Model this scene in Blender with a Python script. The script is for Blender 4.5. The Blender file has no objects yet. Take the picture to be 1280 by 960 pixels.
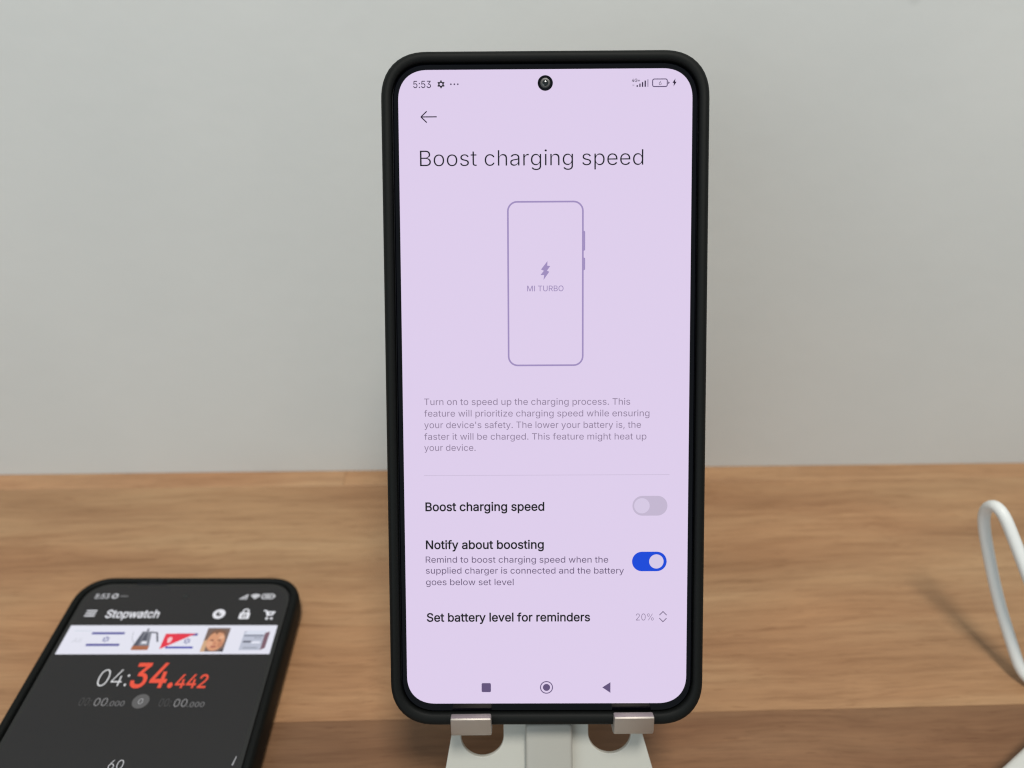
import bpy, bmesh, math, random
from mathutils import Vector, Matrix
from mathutils.geometry import delaunay_2d_cdt

random.seed(7)
sc = bpy.context.scene
COL = sc.collection
MM = 0.001

# ------------------------------------------------------------------ camera
cd = bpy.data.cameras.new("camera")
cam = bpy.data.objects.new("camera", cd)
COL.objects.link(cam)
cd.sensor_width = 36.0
cd.lens = 28.125
cd.clip_start = 0.005
cd.clip_end = 50
cd.dof.use_dof = True
cd.dof.focus_distance = 0.193
cd.dof.aperture_fstop = 12.0
Rc = Matrix(((0.99912522, 0.00736561, -0.04116483),
             (-0.03863586, 0.53925697, -0.84125453),
             (0.01600207, 0.84210906, 0.53906981)))
Mc = Rc.to_4x4()
Mc.translation = Vector((0, 0, 0.228214))
cam.matrix_world = Mc
sc.camera = cam

# ------------------------------------------------------------------ light
world = bpy.data.worlds.new("World")
sc.world = world
world.use_nodes = True
bg = world.node_tree.nodes["Background"]
bg.inputs[0].default_value = (0.84, 0.96, 1.0, 1)
bg.inputs[1].default_value = 0.37


def area(name, loc, target, size, power, color):
    l = bpy.data.lights.new(name, 'AREA')
    l.shape = 'DISK'
    l.size = size
    l.energy = power
    l.color = color
    o = bpy.data.objects.new(name, l)
    COL.objects.link(o)
    o.location = loc
    o.rotation_euler = (Vector(target) - Vector(loc)).to_track_quat('-Z', 'Y').to_euler()
    return o


area("ceiling_lamp", (0.06, -0.26, 1.10), (0.02, 0.22, 0.08), 0.24, 10.0, (1.0, 0.955, 0.88))
win = area("window_light", (-1.55, -1.9, 0.75), (0.0, 0.25, 0.08), 1.9, 18.5, (0.80, 0.93, 1.0))
win.data.shape = 'RECTANGLE'
win.data.size_y = 1.7

sc.view_settings.view_transform = 'Standard'
sc.view_settings.look = 'None'
sc.view_settings.exposure = 0.0
sc.view_settings.gamma = 1.0
sc.view_settings.use_curve_mapping = False
sc.render.engine = 'CYCLES'
sc.cycles.use_denoising = True
sc.cycles.max_bounces = 8
sc.cycles.filter_width = 1.2


# ------------------------------------------------------------------ helpers
def lin(c):
    return tuple(((x / 255) / 12.92 if x / 255 <= 0.04045 else ((x / 255 + 0.055) / 1.055) ** 2.4) for x in c)


def new_mat(name):
    m = bpy.data.materials.new(name)
    m.use_nodes = True
    return m, m.node_tree.nodes, m.node_tree.links, m.node_tree.nodes["Principled BSDF"]


def solid(name, color, rough=0.5, metallic=0.0, coat=0.0, spec=0.5, grain=0.0, grain_scale=3000, bump=0.0):
    m, n, l, p = new_mat(name)
    p.inputs["Base Color"].default_value = (*color, 1)
    p.inputs["Roughness"].default_value = rough
    p.inputs["Metallic"].default_value = metallic
    p.inputs["Coat Weight"].default_value = coat
    p.inputs["Coat Roughness"].default_value = 0.05
    p.inputs["Specular IOR Level"].default_value = spec
    if grain or bump:
        tc = n.new("ShaderNodeTexCoord")
        nz = n.new("ShaderNodeTexNoise")
        nz.inputs["Scale"].default_value = grain_scale
        nz.inputs["Detail"].default_value = 3
        l.new(tc.outputs["Object"], nz.inputs["Vector"])
        if grain:
            mr = n.new("ShaderNodeMapRange")
            mr.inputs["To Min"].default_value = 1 - grain
            mr.inputs["To Max"].default_value = 1 + grain
            l.new(nz.outputs["Fac"], mr.inputs["Value"])
            mx = n.new("ShaderNodeMix")
            mx.data_type = 'RGBA'
            mx.blend_type = 'MULTIPLY'
            mx.inputs[0].default_value = 1
            mx.inputs[6].default_value = (*color, 1)
            l.new(mr.outputs[0], mx.inputs[7])
            l.new(mx.outputs[2], p.inputs["Base Color"])
        if bump:
            b = n.new("ShaderNodeBump")
            b.inputs["Strength"].default_value = bump
            b.inputs["Distance"].default_value = 0.0002
            l.new(nz.outputs["Fac"], b.inputs["Height"])
            l.new(b.outputs[0], p.inputs["Normal"])
    return m


_lit = {}


def lit(c, off=0.012):
    """screen pixel colour (sRGB 0-255) under glossy cover glass"""
    key = tuple(c)
    if key in _lit:
        return _lit[key]
    m, n, l, p = new_mat("screen_pixels")
    e = [max(0.0, v - off) for v in lin(c)]
    p.inputs["Base Color"].default_value = (0.004, 0.004, 0.005, 1)
    p.inputs["Roughness"].default_value = 0.03
    p.inputs["Emission Color"].default_value = (*e, 1)
    p.inputs["Emission Strength"].default_value = 1.0
    _lit[key] = m
    return m


def link(name, me, parent=None, mats=(), smooth=False):
    o = bpy.data.objects.new(name, me)
    COL.objects.link(o)
    if parent is not None:
        o.parent = parent
    for m in mats:
        me.materials.append(m)
    if smooth:
        me.polygons.foreach_set("use_smooth", [True] * len(me.polygons))
    return o


def empty(name, loc=(0, 0, 0), label=None, cat=None, group=None):
    o = bpy.data.objects.new(name, None)
    COL.objects.link(o)
    o.location = loc
    o.empty_display_size = 0.01
    if label:
        o["label"] = label
    if cat:
        o["category"] = cat
    if group:
        o["group"] = group
    return o


def from_bm(name, bm, parent=None, mats=(), smooth=False, angle=None):
    me = bpy.data.meshes.new(name)
    bmesh.ops.recalc_face_normals(bm, faces=bm.faces)
    bm.to_mesh(me)
    bm.free()
    o = link(name, me, parent, mats, smooth)
    if angle:
        me.polygons.foreach_set("use_smooth", [True] * len(me.polygons))
        me.set_sharp_from_angle(angle=math.radians(angle))
    return o


def rrect(hx, y0, y1, r, n=10, ex=2.3):
    """rounded rectangle outline, ccw, millimetres"""
    pts = []
    for cx, cy, a0 in ((hx - r, y1 - r, 0), (-hx + r, y1 - r, 90), (-hx + r, y0 + r, 180), (hx - r, y0 + r, 270)):
        for i in range(n + 1):
            a = math.radians(a0 + 90 * i / n)
            c, s = math.cos(a), math.sin(a)
            k = (abs(c) ** ex + abs(s) ** ex) ** (-1 / ex)
            pts.append((cx + r * k * c, cy + r * k * s))
    return pts


def loft(name, rings, parent, mat, cap0=True, cap1=True, angle=40):
    """rings: list of (outline, z) in mm"""
    bm = bmesh.new()
    vs = [[bm.verts.new((x * MM, y * MM, z * MM)) for x, y in o] for o, z in rings]
    n = len(vs[0])
    for a, b in zip(vs, vs[1:]):
        for i in range(n):
            j = (i + 1) % n
            bm.faces.new((a[i], a[j], b[j], b[i]))
    if cap0:
        bm.faces.new(vs[0][::-1])
    if cap1:
        bm.faces.new(vs[-1])
    return from_bm(name, bm, parent, (mat,), angle=angle)


class Flat:
    """flat print on a screen: polygons in mm, several colours in one mesh"""

    def __init__(self):
        self.v, self.f, self.mi, self.m = [], [], [], []

    def poly(self, pts, col, z=0.05):
        b = len(self.v)
        self.v += [(x * MM, y * MM, z * MM) for x, y in pts]
        self.f.append(tuple(range(b, b + len(pts))))
        self._m(col)

    def _m(self, col):
        m = lit(col)
        if m not in self.m:
            self.m.append(m)
        self.mi.append(self.m.index(m))

    def strip(self, outer, inner, col, z=0.05):
        n = len(outer)
        b = len(self.v)
        self.v += [(x * MM, y * MM, z * MM) for x, y in outer] + [(x * MM, y * MM, z * MM) for x, y in inner]
        for i in range(n):
            j = (i + 1) % n
            self.f.append((b + i, b + j, b + n + j, b + n + i))
            self._m(col)

    def disc(self, x, y, r, col, z=0.05, ry=None, n=32):
        ry = ry or r
        self.poly([(x + r * math.cos(2 * math.pi * i / n), y + ry * math.sin(2 * math.pi * i / n)) for i in range(n)], col, z)

    def ring(self, x, y, r, w, col, z=0.05, n=32):
        c = [(math.cos(2 * math.pi * i / n), math.sin(2 * math.pi * i / n)) for i in range(n)]
        self.strip([(x + r * a, y + r * b) for a, b in c], [(x + (r - w) * a, y + (r - w) * b) for a, b in c], col, z)

    def line(self, p, q, w, col, z=0.05):
        p, q = Vector(p), Vector(q)
        d = (q - p).normalized() * (w / 2)
        k = Vector((-d.y, d.x))
        p, q = p - d * .6, q + d * .6
        self.poly([p + k, p - k, q - k, q + k], col, z)

    def rect(self, x0, y0, x1, y1, col, z=0.05):
        self.poly([(x0, y0), (x1, y0), (x1, y1), (x0, y1)], col, z)

    def rrect(self, x0, y0, x1, y1, r, col, z=0.05, w=None):
        cx, hx = (x0 + x1) / 2, (x1 - x0) / 2
        o = [(x + cx, y) for x, y in rrect(hx, y0, y1, r, 8, 2.0)]
        if w is None:
            self.poly(o, col, z)
        else:
            i = [(x + cx, y) for x, y in rrect(hx - w, y0 + w, y1 - w, max(r - w, .02), 8, 2.0)]
            self.strip(o, i, col, z)

    def build(self, name, parent):
        me = bpy.data.meshes.new(name)
        me.from_pydata(self.v, [], self.f)
        for m in self.m:
            me.materials.append(m)
        me.polygons.foreach_set("material_index", self.mi)
        me.update()
        o = bpy.data.objects.new(name, me)
        COL.objects.link(o)
        o.parent = parent
        return o


# outlines of the letters shown on the two screens: advance width, then closed Bezier contours (handle, knot, handle), 1/1000 em
GLYPH = {
    '%': (676, [[197,283,175,283,154,283,136,287,121,297,105,307,94,319,86,335,79,351,75,368,75,388,75,396,75,404,75,412,75,431,79,449,87,464,94,480,106,493,121,503,136,512,154,517,175,517,197,517,216,512,230,503,245,493,256,480,264,464,272,449,276,431,276,412,276,404,276,396,276,388,276,368,272,351,264,335,256,319,245,307,230,297,215,287],[158,327,175,327,193,327,205,333,212,346,220,358,223,372,223,388,223,396,223,404,223,412,223,428,220,442,213,454,205,466,193,473,175,473,158,473,146,466,138,454,131,442,127,428,127,412,127,404,127,396,127,388,127,372,131,358,138,346,145,333],[523,-10,501,-10,480,-10,461,-5,446,5,431,14,420,27,412,43,404,59,400,76,400,95,400,103,400,112,400,120,400,139,404,156,412,172,420,188,432,201,447,210,462,220,480,225,501,225,523,225,541,220,556,210,571,201,582,188,590,172,597,156,601,139,601,120,601,112,601,103,601,95,601,76,597,59,589,43,582,27,570,14,555,5,541,-5],[484,35,501,35,518,35,530,41,538,53,545,65,549,79,549,95,549,103,549,112,549,120,549,136,545,150,538,162,531,174,519,180,501,180,484,180,472,174,464,162,457,150,453,136,453,120,453,112,453,103,453,95,453,79,456,65,464,53,471,41],[152,0,132,0,249,170,366,339,482,509,501,509,521,509,540,509,424,339,307,170,191,0,171,0]]),
    "'": (206, [[95,318,78,318,75,381,73,445,70,509,92,509,114,509,136,509,133,445,131,381,128,318,112,318]]),
    '+': (453, [[217,34,198,34,198,144,198,254,198,364,217,364,236,364,255,364,255,254,255,144,255,34,236,34],[171,172,61,172,61,190,61,208,61,226,171,226,281,226,391,226,391,208,391,190,391,172,281,172]]),
    ',': (188, [[53,-119,38,-119,48,-56,58,8,68,71,91,71,114,71,137,71,119,8,102,-56,84,-119,69,-119]]),
    '.': (188, [[108,-4,95,-4,83,-4,72,0,63,9,54,18,50,28,50,41,50,54,54,65,63,73,72,82,83,87,95,87,108,87,119,82,128,73,137,65,141,54,141,41,141,28,137,18,128,9,119,0]]),
    '0': (453, [[264,-7,227,-7,189,-7,157,3,130,24,103,45,83,74,69,113,55,152,48,199,48,254,48,309,55,356,69,395,83,434,104,464,130,484,157,505,189,516,227,516,264,516,296,505,323,484,350,464,370,434,384,395,398,356,405,309,405,254,405,199,398,152,384,113,370,74,350,45,323,24,297,3],[202,50,227,50,252,50,273,58,290,74,308,90,321,113,330,144,339,174,344,211,344,254,344,297,339,334,330,365,321,395,308,419,290,435,273,451,252,460,227,460,202,460,180,451,163,435,146,419,132,395,123,365,114,334,109,297,109,254,109,211,114,174,123,144,132,113,146,90,163,74,180,58]]),
    '2': (453, [[172,0,64,0,64,16,64,32,64,47,121,108,177,168,234,229,254,249,270,267,282,282,295,298,304,313,311,327,317,341,320,356,320,371,320,390,316,405,308,419,299,432,288,442,273,449,259,456,242,460,224,460,204,460,187,456,172,447,158,439,147,428,139,413,131,399,127,382,127,362,107,362,86,362,66,362,66,392,72,419,86,442,100,465,119,483,143,496,167,509,194,516,225,516,255,516,282,509,306,497,329,484,348,467,361,445,374,424,381,399,381,372,381,354,378,335,371,318,364,300,353,280,336,259,319,237,296,211,267,180,229,140,191,100,153,60,153,59,153,58,153,57,231,57,310,57,389,57,389,38,389,19,389,0,281,0]]),
    '3': (453, [[252,-7,218,-7,187,-7,158,-1,133,10,107,21,86,37,70,57,54,78,46,103,44,132,66,132,87,132,109,132,111,114,117,99,126,87,136,75,149,65,165,59,181,53,199,50,219,50,239,50,258,53,275,61,292,68,305,79,315,93,324,107,329,124,329,145,329,163,325,181,316,196,307,212,293,224,275,234,256,243,231,248,201,248,186,248,172,248,157,248,157,265,157,282,157,299,200,349,244,399,288,448,288,450,288,451,288,452,215,452,142,452,70,452,70,471,70,490,70,509,171,509,272,509,372,509,372,493,372,477,372,461,319,400,265,339,211,278,211,282,211,285,211,289,249,293,281,288,308,276,335,263,356,246,371,222,386,199,393,173,393,145,393,115,385,89,370,66,355,43,335,25,309,12,282,0]]),
    '4': (453, [[164,105,40,105,40,123,40,141,40,158,109,275,178,392,247,509,268,509,289,509,311,509,243,394,176,280,109,166,109,165,109,164,109,163,210,163,312,163,413,163,413,144,413,125,413,105,289,105],[302,0,282,0,282,40,282,81,282,121,282,130,282,138,282,146,282,203,282,260,282,318,302,318,322,318,343,318,343,212,343,106,343,0,322,0]]),
    '5': (453, [[254,-7,221,-7,191,-7,164,-1,140,11,116,23,97,39,83,60,69,81,61,104,60,130,81,130,101,130,122,130,124,115,129,101,138,89,147,77,159,67,173,60,188,53,204,50,221,50,242,50,260,55,276,64,292,74,305,87,314,104,323,121,328,141,328,162,328,184,323,204,314,221,304,238,291,252,275,262,258,272,239,277,218,277,201,277,184,274,167,268,151,263,138,255,128,246,108,248,88,250,67,253,77,338,86,423,96,509,186,509,276,509,366,509,366,490,366,471,366,452,294,452,222,452,151,452,145,402,139,352,134,301,135,301,135,301,136,301,147,311,161,319,178,325,194,331,211,334,229,334,253,334,274,329,294,321,313,313,331,301,345,285,359,270,371,252,379,231,387,210,391,188,391,163,391,130,384,101,369,76,354,50,334,30,309,15,283,1]]),
    '6': (453, [[258,-7,226,-7,195,-7,167,0,142,15,118,29,98,49,84,74,71,100,64,129,64,162,64,186,69,212,80,239,91,266,110,300,137,340,176,396,214,453,252,509,276,509,299,509,322,509,265,426,208,344,151,261,149,261,147,261,145,261,150,271,157,280,165,288,174,296,184,302,196,307,207,312,221,314,235,314,266,314,293,308,316,295,339,282,357,263,370,240,382,216,389,189,389,157,389,125,382,97,368,73,354,48,334,28,310,14,286,0],[207,48,226,48,246,48,264,53,279,63,294,72,306,85,314,101,323,118,327,136,327,157,327,178,323,197,314,213,306,230,294,242,279,251,264,261,246,265,226,265,207,265,189,261,174,252,159,243,147,230,138,214,129,198,125,179,125,158,125,137,129,118,138,102,147,85,159,72,174,63,189,53]]),
    ':': (188, [[108,-4,95,-4,83,-4,72,0,63,9,54,18,50,28,50,41,50,54,54,65,63,73,72,82,83,87,95,87,108,87,119,82,128,73,137,65,141,54,141,41,141,28,137,18,128,9,119,0],[108,271,95,271,83,271,72,275,63,284,54,293,50,304,50,316,50,329,54,340,63,349,72,357,83,362,95,362,108,362,119,357,128,349,137,340,141,329,141,316,141,304,137,293,128,284,119,275]]),
    'A': (480, [[39,0,16,0,78,170,140,339,201,509,226,509,251,509,276,509,338,339,401,170,463,0,440,0,418,0,395,0,359,101,323,202,287,302,281,321,273,344,264,372,255,400,245,435,232,478,236,478,241,478,245,478,233,435,222,399,213,371,204,343,196,320,191,302,155,202,120,101,85,0,62,0],[197,142,110,142,110,161,110,180,110,199,197,199,283,199,370,199,370,180,370,161,370,142,283,142]]),
    'B': (456, [[122,0,60,0,60,170,60,339,60,509,120,509,181,509,241,509,276,509,306,503,329,491,352,479,369,462,381,442,392,422,398,399,398,374,398,352,394,334,387,320,379,306,369,294,356,286,344,277,330,271,315,267,315,265,315,264,315,262,331,261,347,255,363,245,379,235,392,221,402,203,413,185,418,163,418,136,418,111,412,87,400,67,388,46,370,30,344,18,319,6,287,0,247,0,184,0],[125,115,125,57,165,57,205,57,245,57,284,57,313,65,330,80,347,95,355,114,355,137,355,154,351,170,342,184,334,198,321,209,306,218,290,227,271,231,248,231,207,231,166,231,125,231,125,173],[125,341,125,285,162,285,200,285,238,285,257,285,273,289,288,296,303,303,315,313,323,326,332,339,336,355,336,372,336,395,328,414,313,429,297,444,273,452,240,452,202,452,163,452,125,452,125,396]]),
    'G': (520, [[309,-7,269,-7,223,-7,184,4,149,25,115,46,88,77,69,116,50,155,40,201,40,254,40,308,50,354,69,393,88,432,115,462,149,484,183,505,221,516,265,516,292,516,317,512,340,504,364,496,385,484,403,469,422,454,437,437,449,416,461,396,470,373,474,349,452,349,430,349,408,349,403,365,396,380,387,393,379,406,368,417,356,427,344,436,330,444,315,448,300,453,283,456,265,456,235,456,208,448,183,432,159,417,139,394,125,364,111,334,103,297,103,254,103,211,111,175,125,145,140,115,159,92,184,76,209,61,237,53,269,53,297,53,323,59,345,71,367,83,384,101,396,123,409,146,415,172,415,202,421,201,428,200,434,199,384,199,333,199,283,199,283,218,283,237,283,256,348,256,413,256,478,256,478,237,478,219,478,200,478,158,469,122,451,91,433,60,408,36,377,19,345,2]]),
    'I': (200, [[88,0,66,0,66,169,66,339,66,509,88,509,110,509,132,509,132,339,132,169,132,0,110,0]]),
    'M': (628, [[81,0,60,0,60,170,60,339,60,509,91,509,121,509,152,509,193,402,235,294,277,187,280,180,284,170,287,159,291,148,295,136,299,123,303,110,307,97,311,84,315,71,319,59,322,49,317,49,312,49,307,49,310,59,314,70,318,83,322,95,326,108,330,121,334,134,338,147,342,158,346,170,349,179,352,187,394,294,435,402,476,509,507,509,537,509,568,509,568,339,568,170,568,0,547,0,525,0,504,0,504,97,504,194,504,291,504,302,504,314,504,327,505,340,505,354,505,369,505,383,506,398,506,413,506,428,507,443,507,457,509,457,511,457,513,457,508,441,503,426,498,409,492,393,487,378,482,363,477,348,472,334,467,322,463,309,459,299,456,291,418,194,380,97,342,0,323,0,305,0,286,0,248,97,209,194,170,291,167,299,163,309,159,321,155,333,150,346,145,361,140,376,135,391,129,408,124,424,118,441,112,457,114,457,117,457,119,457,119,444,120,431,120,416,120,401,121,387,121,372,121,357,121,342,122,328,122,315,122,302,122,291,122,194,122,97,122,0,101,0]]),
    'N': (523, [[82,0,60,0,60,170,60,339,60,509,85,509,111,509,136,509,205,400,274,291,343,183,349,174,355,164,363,151,370,138,379,123,388,107,396,90,405,73,414,55,411,55,408,54,405,54,403,72,401,90,401,108,400,126,399,142,399,157,399,172,399,185,399,195,399,300,399,404,399,509,420,509,442,509,463,509,463,339,463,170,463,0,438,0,412,0,387,0,325,97,264,193,202,290,194,303,186,316,177,331,169,345,159,362,148,381,137,400,123,424,108,452,111,453,115,453,119,454,120,428,121,405,122,384,123,362,124,344,124,328,125,312,125,300,125,291,125,194,125,97,125,0,103,0]]),
    'O': (533, [[311,-7,267,-7,223,-7,184,4,150,25,116,46,90,76,70,115,50,154,40,201,40,254,40,308,50,354,70,393,90,432,116,462,150,484,184,505,223,516,267,516,311,516,350,505,384,484,418,462,444,432,464,393,483,354,493,308,493,254,493,201,483,154,464,115,444,76,418,46,384,25,350,4],[236,53,267,53,297,53,325,61,349,76,374,91,394,114,408,144,423,174,430,211,430,254,430,298,423,335,408,365,394,395,374,417,349,433,325,448,297,456,267,456,236,456,209,448,184,433,159,417,140,394,125,364,111,334,103,297,103,254,103,211,111,174,125,144,140,114,159,92,184,76,209,61]]),
    'R': (449, [[82,0,60,0,60,170,60,339,60,509,119,509,177,509,236,509,275,509,307,502,333,489,359,475,378,457,390,433,403,410,409,382,409,352,409,321,403,295,390,271,378,248,359,230,333,217,307,204,275,198,236,198,189,198,143,198,96,198,96,217,96,236,96,255,142,255,188,255,234,255,260,255,281,259,298,267,314,275,326,286,334,300,341,315,345,332,345,352,345,372,341,390,334,405,326,420,314,431,298,440,281,448,259,452,233,452,197,452,161,452,125,452,125,301,125,151,125,0,103,0],[378,0,353,0,312,76,271,153,230,229,254,229,279,229,303,229,344,153,386,76,428,0,403,0]]),
    'S': (447, [[263,-9,224,-9,187,-9,155,-3,128,9,100,21,79,38,64,60,49,82,40,107,38,137,60,137,82,137,104,137,106,117,112,101,123,88,134,75,149,65,166,59,184,52,203,49,224,49,247,49,268,53,286,60,304,68,319,78,329,92,340,105,346,121,346,139,346,155,341,169,332,179,323,189,311,198,296,205,281,211,264,217,245,222,224,228,204,234,184,239,142,251,109,268,86,289,63,311,52,339,52,372,52,401,60,426,75,448,90,469,111,486,138,498,164,510,194,516,227,516,261,516,290,510,316,498,342,486,362,469,377,449,392,428,400,404,401,378,380,378,358,378,337,378,335,403,323,423,302,437,281,451,256,459,225,459,203,459,184,455,167,448,151,441,138,431,129,418,120,406,115,391,115,376,115,358,120,344,131,334,142,323,154,314,169,308,184,302,199,297,212,293,230,289,247,284,264,279,279,275,295,270,312,264,328,257,344,248,359,238,373,227,385,214,395,198,404,181,408,162,408,139,408,111,401,86,386,64,372,41,351,24,323,11,296,-2]]),
    'T': (449, [[85,452,32,452,32,471,32,490,32,509,160,509,288,509,417,509,417,490,417,471,417,452,363,452,310,452,257,452,257,301,257,151,257,0,235,0,214,0,193,0,193,151,193,301,193,452,139,452]]),
    'U': (517, [[299,-8,259,-8,219,-8,184,0,154,15,124,31,101,53,85,80,68,107,60,138,60,173,60,285,60,397,60,509,81,509,103,509,124,509,124,399,124,288,124,178,124,154,130,132,141,113,152,94,167,79,187,68,207,57,231,52,259,52,287,52,311,57,331,68,351,79,366,94,377,113,387,132,393,154,393,178,393,288,393,399,393,509,414,509,436,509,457,509,457,397,457,285,457,173,457,138,449,107,433,80,416,53,393,31,363,15,334,0]]),
    'a': (389, [[182,-9,160,-9,136,-9,114,-4,94,5,75,14,59,27,48,45,36,62,30,83,30,108,30,130,35,147,43,161,52,175,63,185,78,193,92,201,108,207,125,211,143,215,160,218,178,220,201,223,219,225,234,227,248,228,258,231,265,235,272,239,276,245,276,255,276,255,276,256,276,257,276,272,273,286,267,297,261,308,252,316,240,322,228,328,213,331,196,331,178,331,162,328,149,322,136,317,126,309,118,301,110,292,104,283,100,274,80,280,61,285,41,291,50,314,62,332,79,346,95,360,113,369,133,375,153,381,173,384,194,384,208,384,223,383,239,379,255,376,271,370,286,360,301,351,313,338,322,320,332,303,337,280,337,251,337,168,337,84,337,0,317,0,297,0,277,0,277,17,277,35,277,52,275,52,274,52,272,52,268,43,261,34,252,25,243,15,230,7,215,1,200,-5],[155,45,170,45,193,45,212,50,228,59,243,68,255,79,263,93,271,107,276,122,276,138,276,155,276,173,276,190,273,187,268,184,259,182,251,180,242,178,231,176,221,174,210,172,200,171,190,170,182,169,175,168,161,166,147,163,134,159,121,154,111,148,103,139,96,131,92,119,92,105,92,92,95,81,102,72,109,63,118,57,130,52,142,48]]),
    'b': (424, [[261,-8,229,-8,206,-8,187,-4,172,4,158,12,146,21,138,31,129,42,123,51,118,59,116,59,114,59,112,59,112,39,112,20,112,0,92,0,72,0,53,0,53,170,53,339,53,509,73,509,93,509,114,509,114,446,114,382,114,319,115,319,117,319,118,319,123,327,129,336,137,346,145,356,157,365,171,373,186,381,205,384,229,384,261,384,289,376,313,361,337,345,356,322,370,293,383,263,390,229,390,189,390,149,383,114,370,84,356,55,337,32,313,16,289,0],[197,47,220,47,244,47,263,53,279,66,295,78,308,95,316,117,324,138,328,162,328,189,328,216,324,240,316,261,308,282,296,299,280,311,264,324,244,330,220,330,197,330,177,324,161,312,145,300,133,284,125,263,117,242,113,217,113,189,113,161,117,136,125,115,133,94,146,77,162,65,178,53]]),
    'c': (396, [[226,-8,207,-8,173,-8,143,0,117,16,91,33,71,56,56,85,41,114,34,149,34,187,34,227,41,262,56,291,71,321,91,343,117,360,143,376,173,384,207,384,226,384,243,382,260,377,276,372,292,365,305,356,319,347,330,335,340,322,350,309,357,294,362,277,342,272,322,267,303,262,300,272,296,281,290,289,285,297,278,305,270,311,262,317,253,322,242,325,232,328,220,330,207,330,182,330,161,323,145,310,129,297,116,280,108,258,100,237,96,213,96,187,96,162,100,139,108,117,116,96,129,79,145,66,161,53,182,46,207,46,220,46,232,48,243,52,253,55,263,60,271,66,279,72,286,80,292,89,297,97,301,107,304,117,324,112,343,107,363,102,358,85,351,70,341,56,332,43,320,31,306,21,293,12,277,4,261,-1,244,-6]]),
    'd': (424, [[219,-8,195,-8,164,-8,136,0,111,16,87,32,68,55,55,84,41,114,34,149,34,189,34,229,41,263,55,293,69,322,88,345,112,361,136,376,164,384,196,384,219,384,238,381,253,373,268,365,279,356,287,346,296,336,302,327,306,319,308,319,309,319,311,319,311,382,311,446,311,509,331,509,351,509,372,509,372,339,372,170,372,0,352,0,332,0,313,0,313,20,313,39,313,59,311,59,309,59,307,59,302,51,295,42,287,31,278,21,267,12,252,4,238,-4],[181,47,205,47,227,47,247,53,263,65,279,77,291,94,299,115,308,136,312,161,312,189,312,217,308,242,300,263,292,284,279,300,263,312,247,324,228,330,205,330,181,330,161,324,145,311,129,299,116,282,108,261,100,240,96,216,96,189,96,162,100,138,109,117,117,95,129,78,145,66,161,53]]),
    'e': (404, [[238,-8,212,-8,175,-8,143,0,117,16,90,33,70,56,56,85,41,114,34,148,34,187,34,226,41,260,55,290,69,319,89,343,115,359,141,376,171,384,205,384,226,384,246,381,266,374,285,367,303,356,319,341,335,326,348,306,357,282,366,258,371,228,371,194,371,186,371,178,371,169,272,169,174,169,75,169,75,187,75,204,75,221,163,221,250,221,338,221,329,215,319,208,310,202,310,227,306,249,298,269,290,288,278,303,263,314,247,325,228,330,205,330,182,330,163,325,146,313,130,302,118,288,109,270,100,251,96,232,96,211,96,200,96,189,96,178,96,150,101,126,110,106,120,87,134,72,151,61,168,51,189,46,212,46,228,46,241,48,254,53,266,57,277,64,285,73,294,82,301,93,306,105,325,101,345,96,365,91,359,71,349,54,335,39,321,24,303,13,283,4,262,-4]]),
    'f': (254, [[154,379,228,379,228,362,228,344,228,327,154,327,80,327,6,327,6,344,6,362,6,379,80,379],[101,0,81,0,81,144,81,288,81,432,81,453,86,471,96,486,106,500,119,511,135,519,152,526,169,530,187,530,201,530,213,529,222,527,232,525,238,523,243,521,238,503,233,486,227,468,224,470,220,471,215,472,210,473,203,474,195,474,176,474,163,469,154,460,146,451,142,437,142,419,142,279,142,140,142,0,121,0]]),
    'g': (425, [[238,-151,207,-151,179,-151,155,-147,134,-140,113,-132,96,-123,82,-110,69,-98,58,-84,51,-69,67,-60,84,-50,101,-41,107,-49,113,-57,122,-66,130,-75,141,-82,154,-88,168,-94,186,-97,207,-97,238,-97,263,-90,282,-75,302,-60,311,-37,311,-6,311,19,311,44,311,68,310,68,308,68,306,68,301,60,295,51,287,41,278,32,267,23,252,16,238,8,219,5,195,5,164,5,137,12,113,27,88,41,69,62,55,90,41,118,34,152,34,191,34,230,41,264,55,293,69,322,88,345,112,361,137,376,165,384,196,384,220,384,239,381,253,373,268,365,280,356,288,346,297,336,303,327,308,319,309,319,311,319,313,319,313,339,313,359,313,379,333,379,353,379,372,379,372,250,372,121,372,-9,372,-42,365,-69,350,-90,335,-111,316,-126,291,-136,266,-146],[181,59,205,59,228,59,248,64,264,75,280,86,292,101,300,121,308,141,312,165,312,193,312,220,308,243,300,264,292,284,280,301,264,312,248,324,228,330,205,330,181,330,161,324,145,312,129,299,117,283,109,262,100,242,96,219,96,193,96,166,100,143,109,123,117,103,129,87,145,76,162,65]]),
    'h': (410, [[114,249,114,227,114,151,114,76,114,0,93,0,73,0,53,0,53,170,53,339,53,509,73,509,93,509,114,509,114,435,114,361,114,287,110,287,106,287,102,287,114,322,131,347,152,362,174,377,199,384,227,384,253,384,276,379,295,369,315,358,330,342,341,321,352,299,357,273,357,240,357,160,357,80,357,0,337,0,316,0,296,0,296,78,296,157,296,235,296,265,288,288,273,304,258,321,237,329,210,329,192,329,175,325,161,317,146,309,135,298,126,283,118,267]]),
    'i': (167, [[73,0,53,0,53,126,53,253,53,379,73,379,93,379,114,379,114,253,114,126,114,0,93,0],[95,443,84,443,72,443,62,447,54,455,45,462,41,472,41,483,41,494,45,504,54,512,62,520,72,524,84,524,95,524,106,520,114,512,122,504,126,494,126,483,126,472,122,462,114,455,106,447]]),
    'l': (166, [[73,0,53,0,53,175,53,350,53,525,73,525,93,525,114,525,114,350,114,175,114,0,93,0]]),
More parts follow.
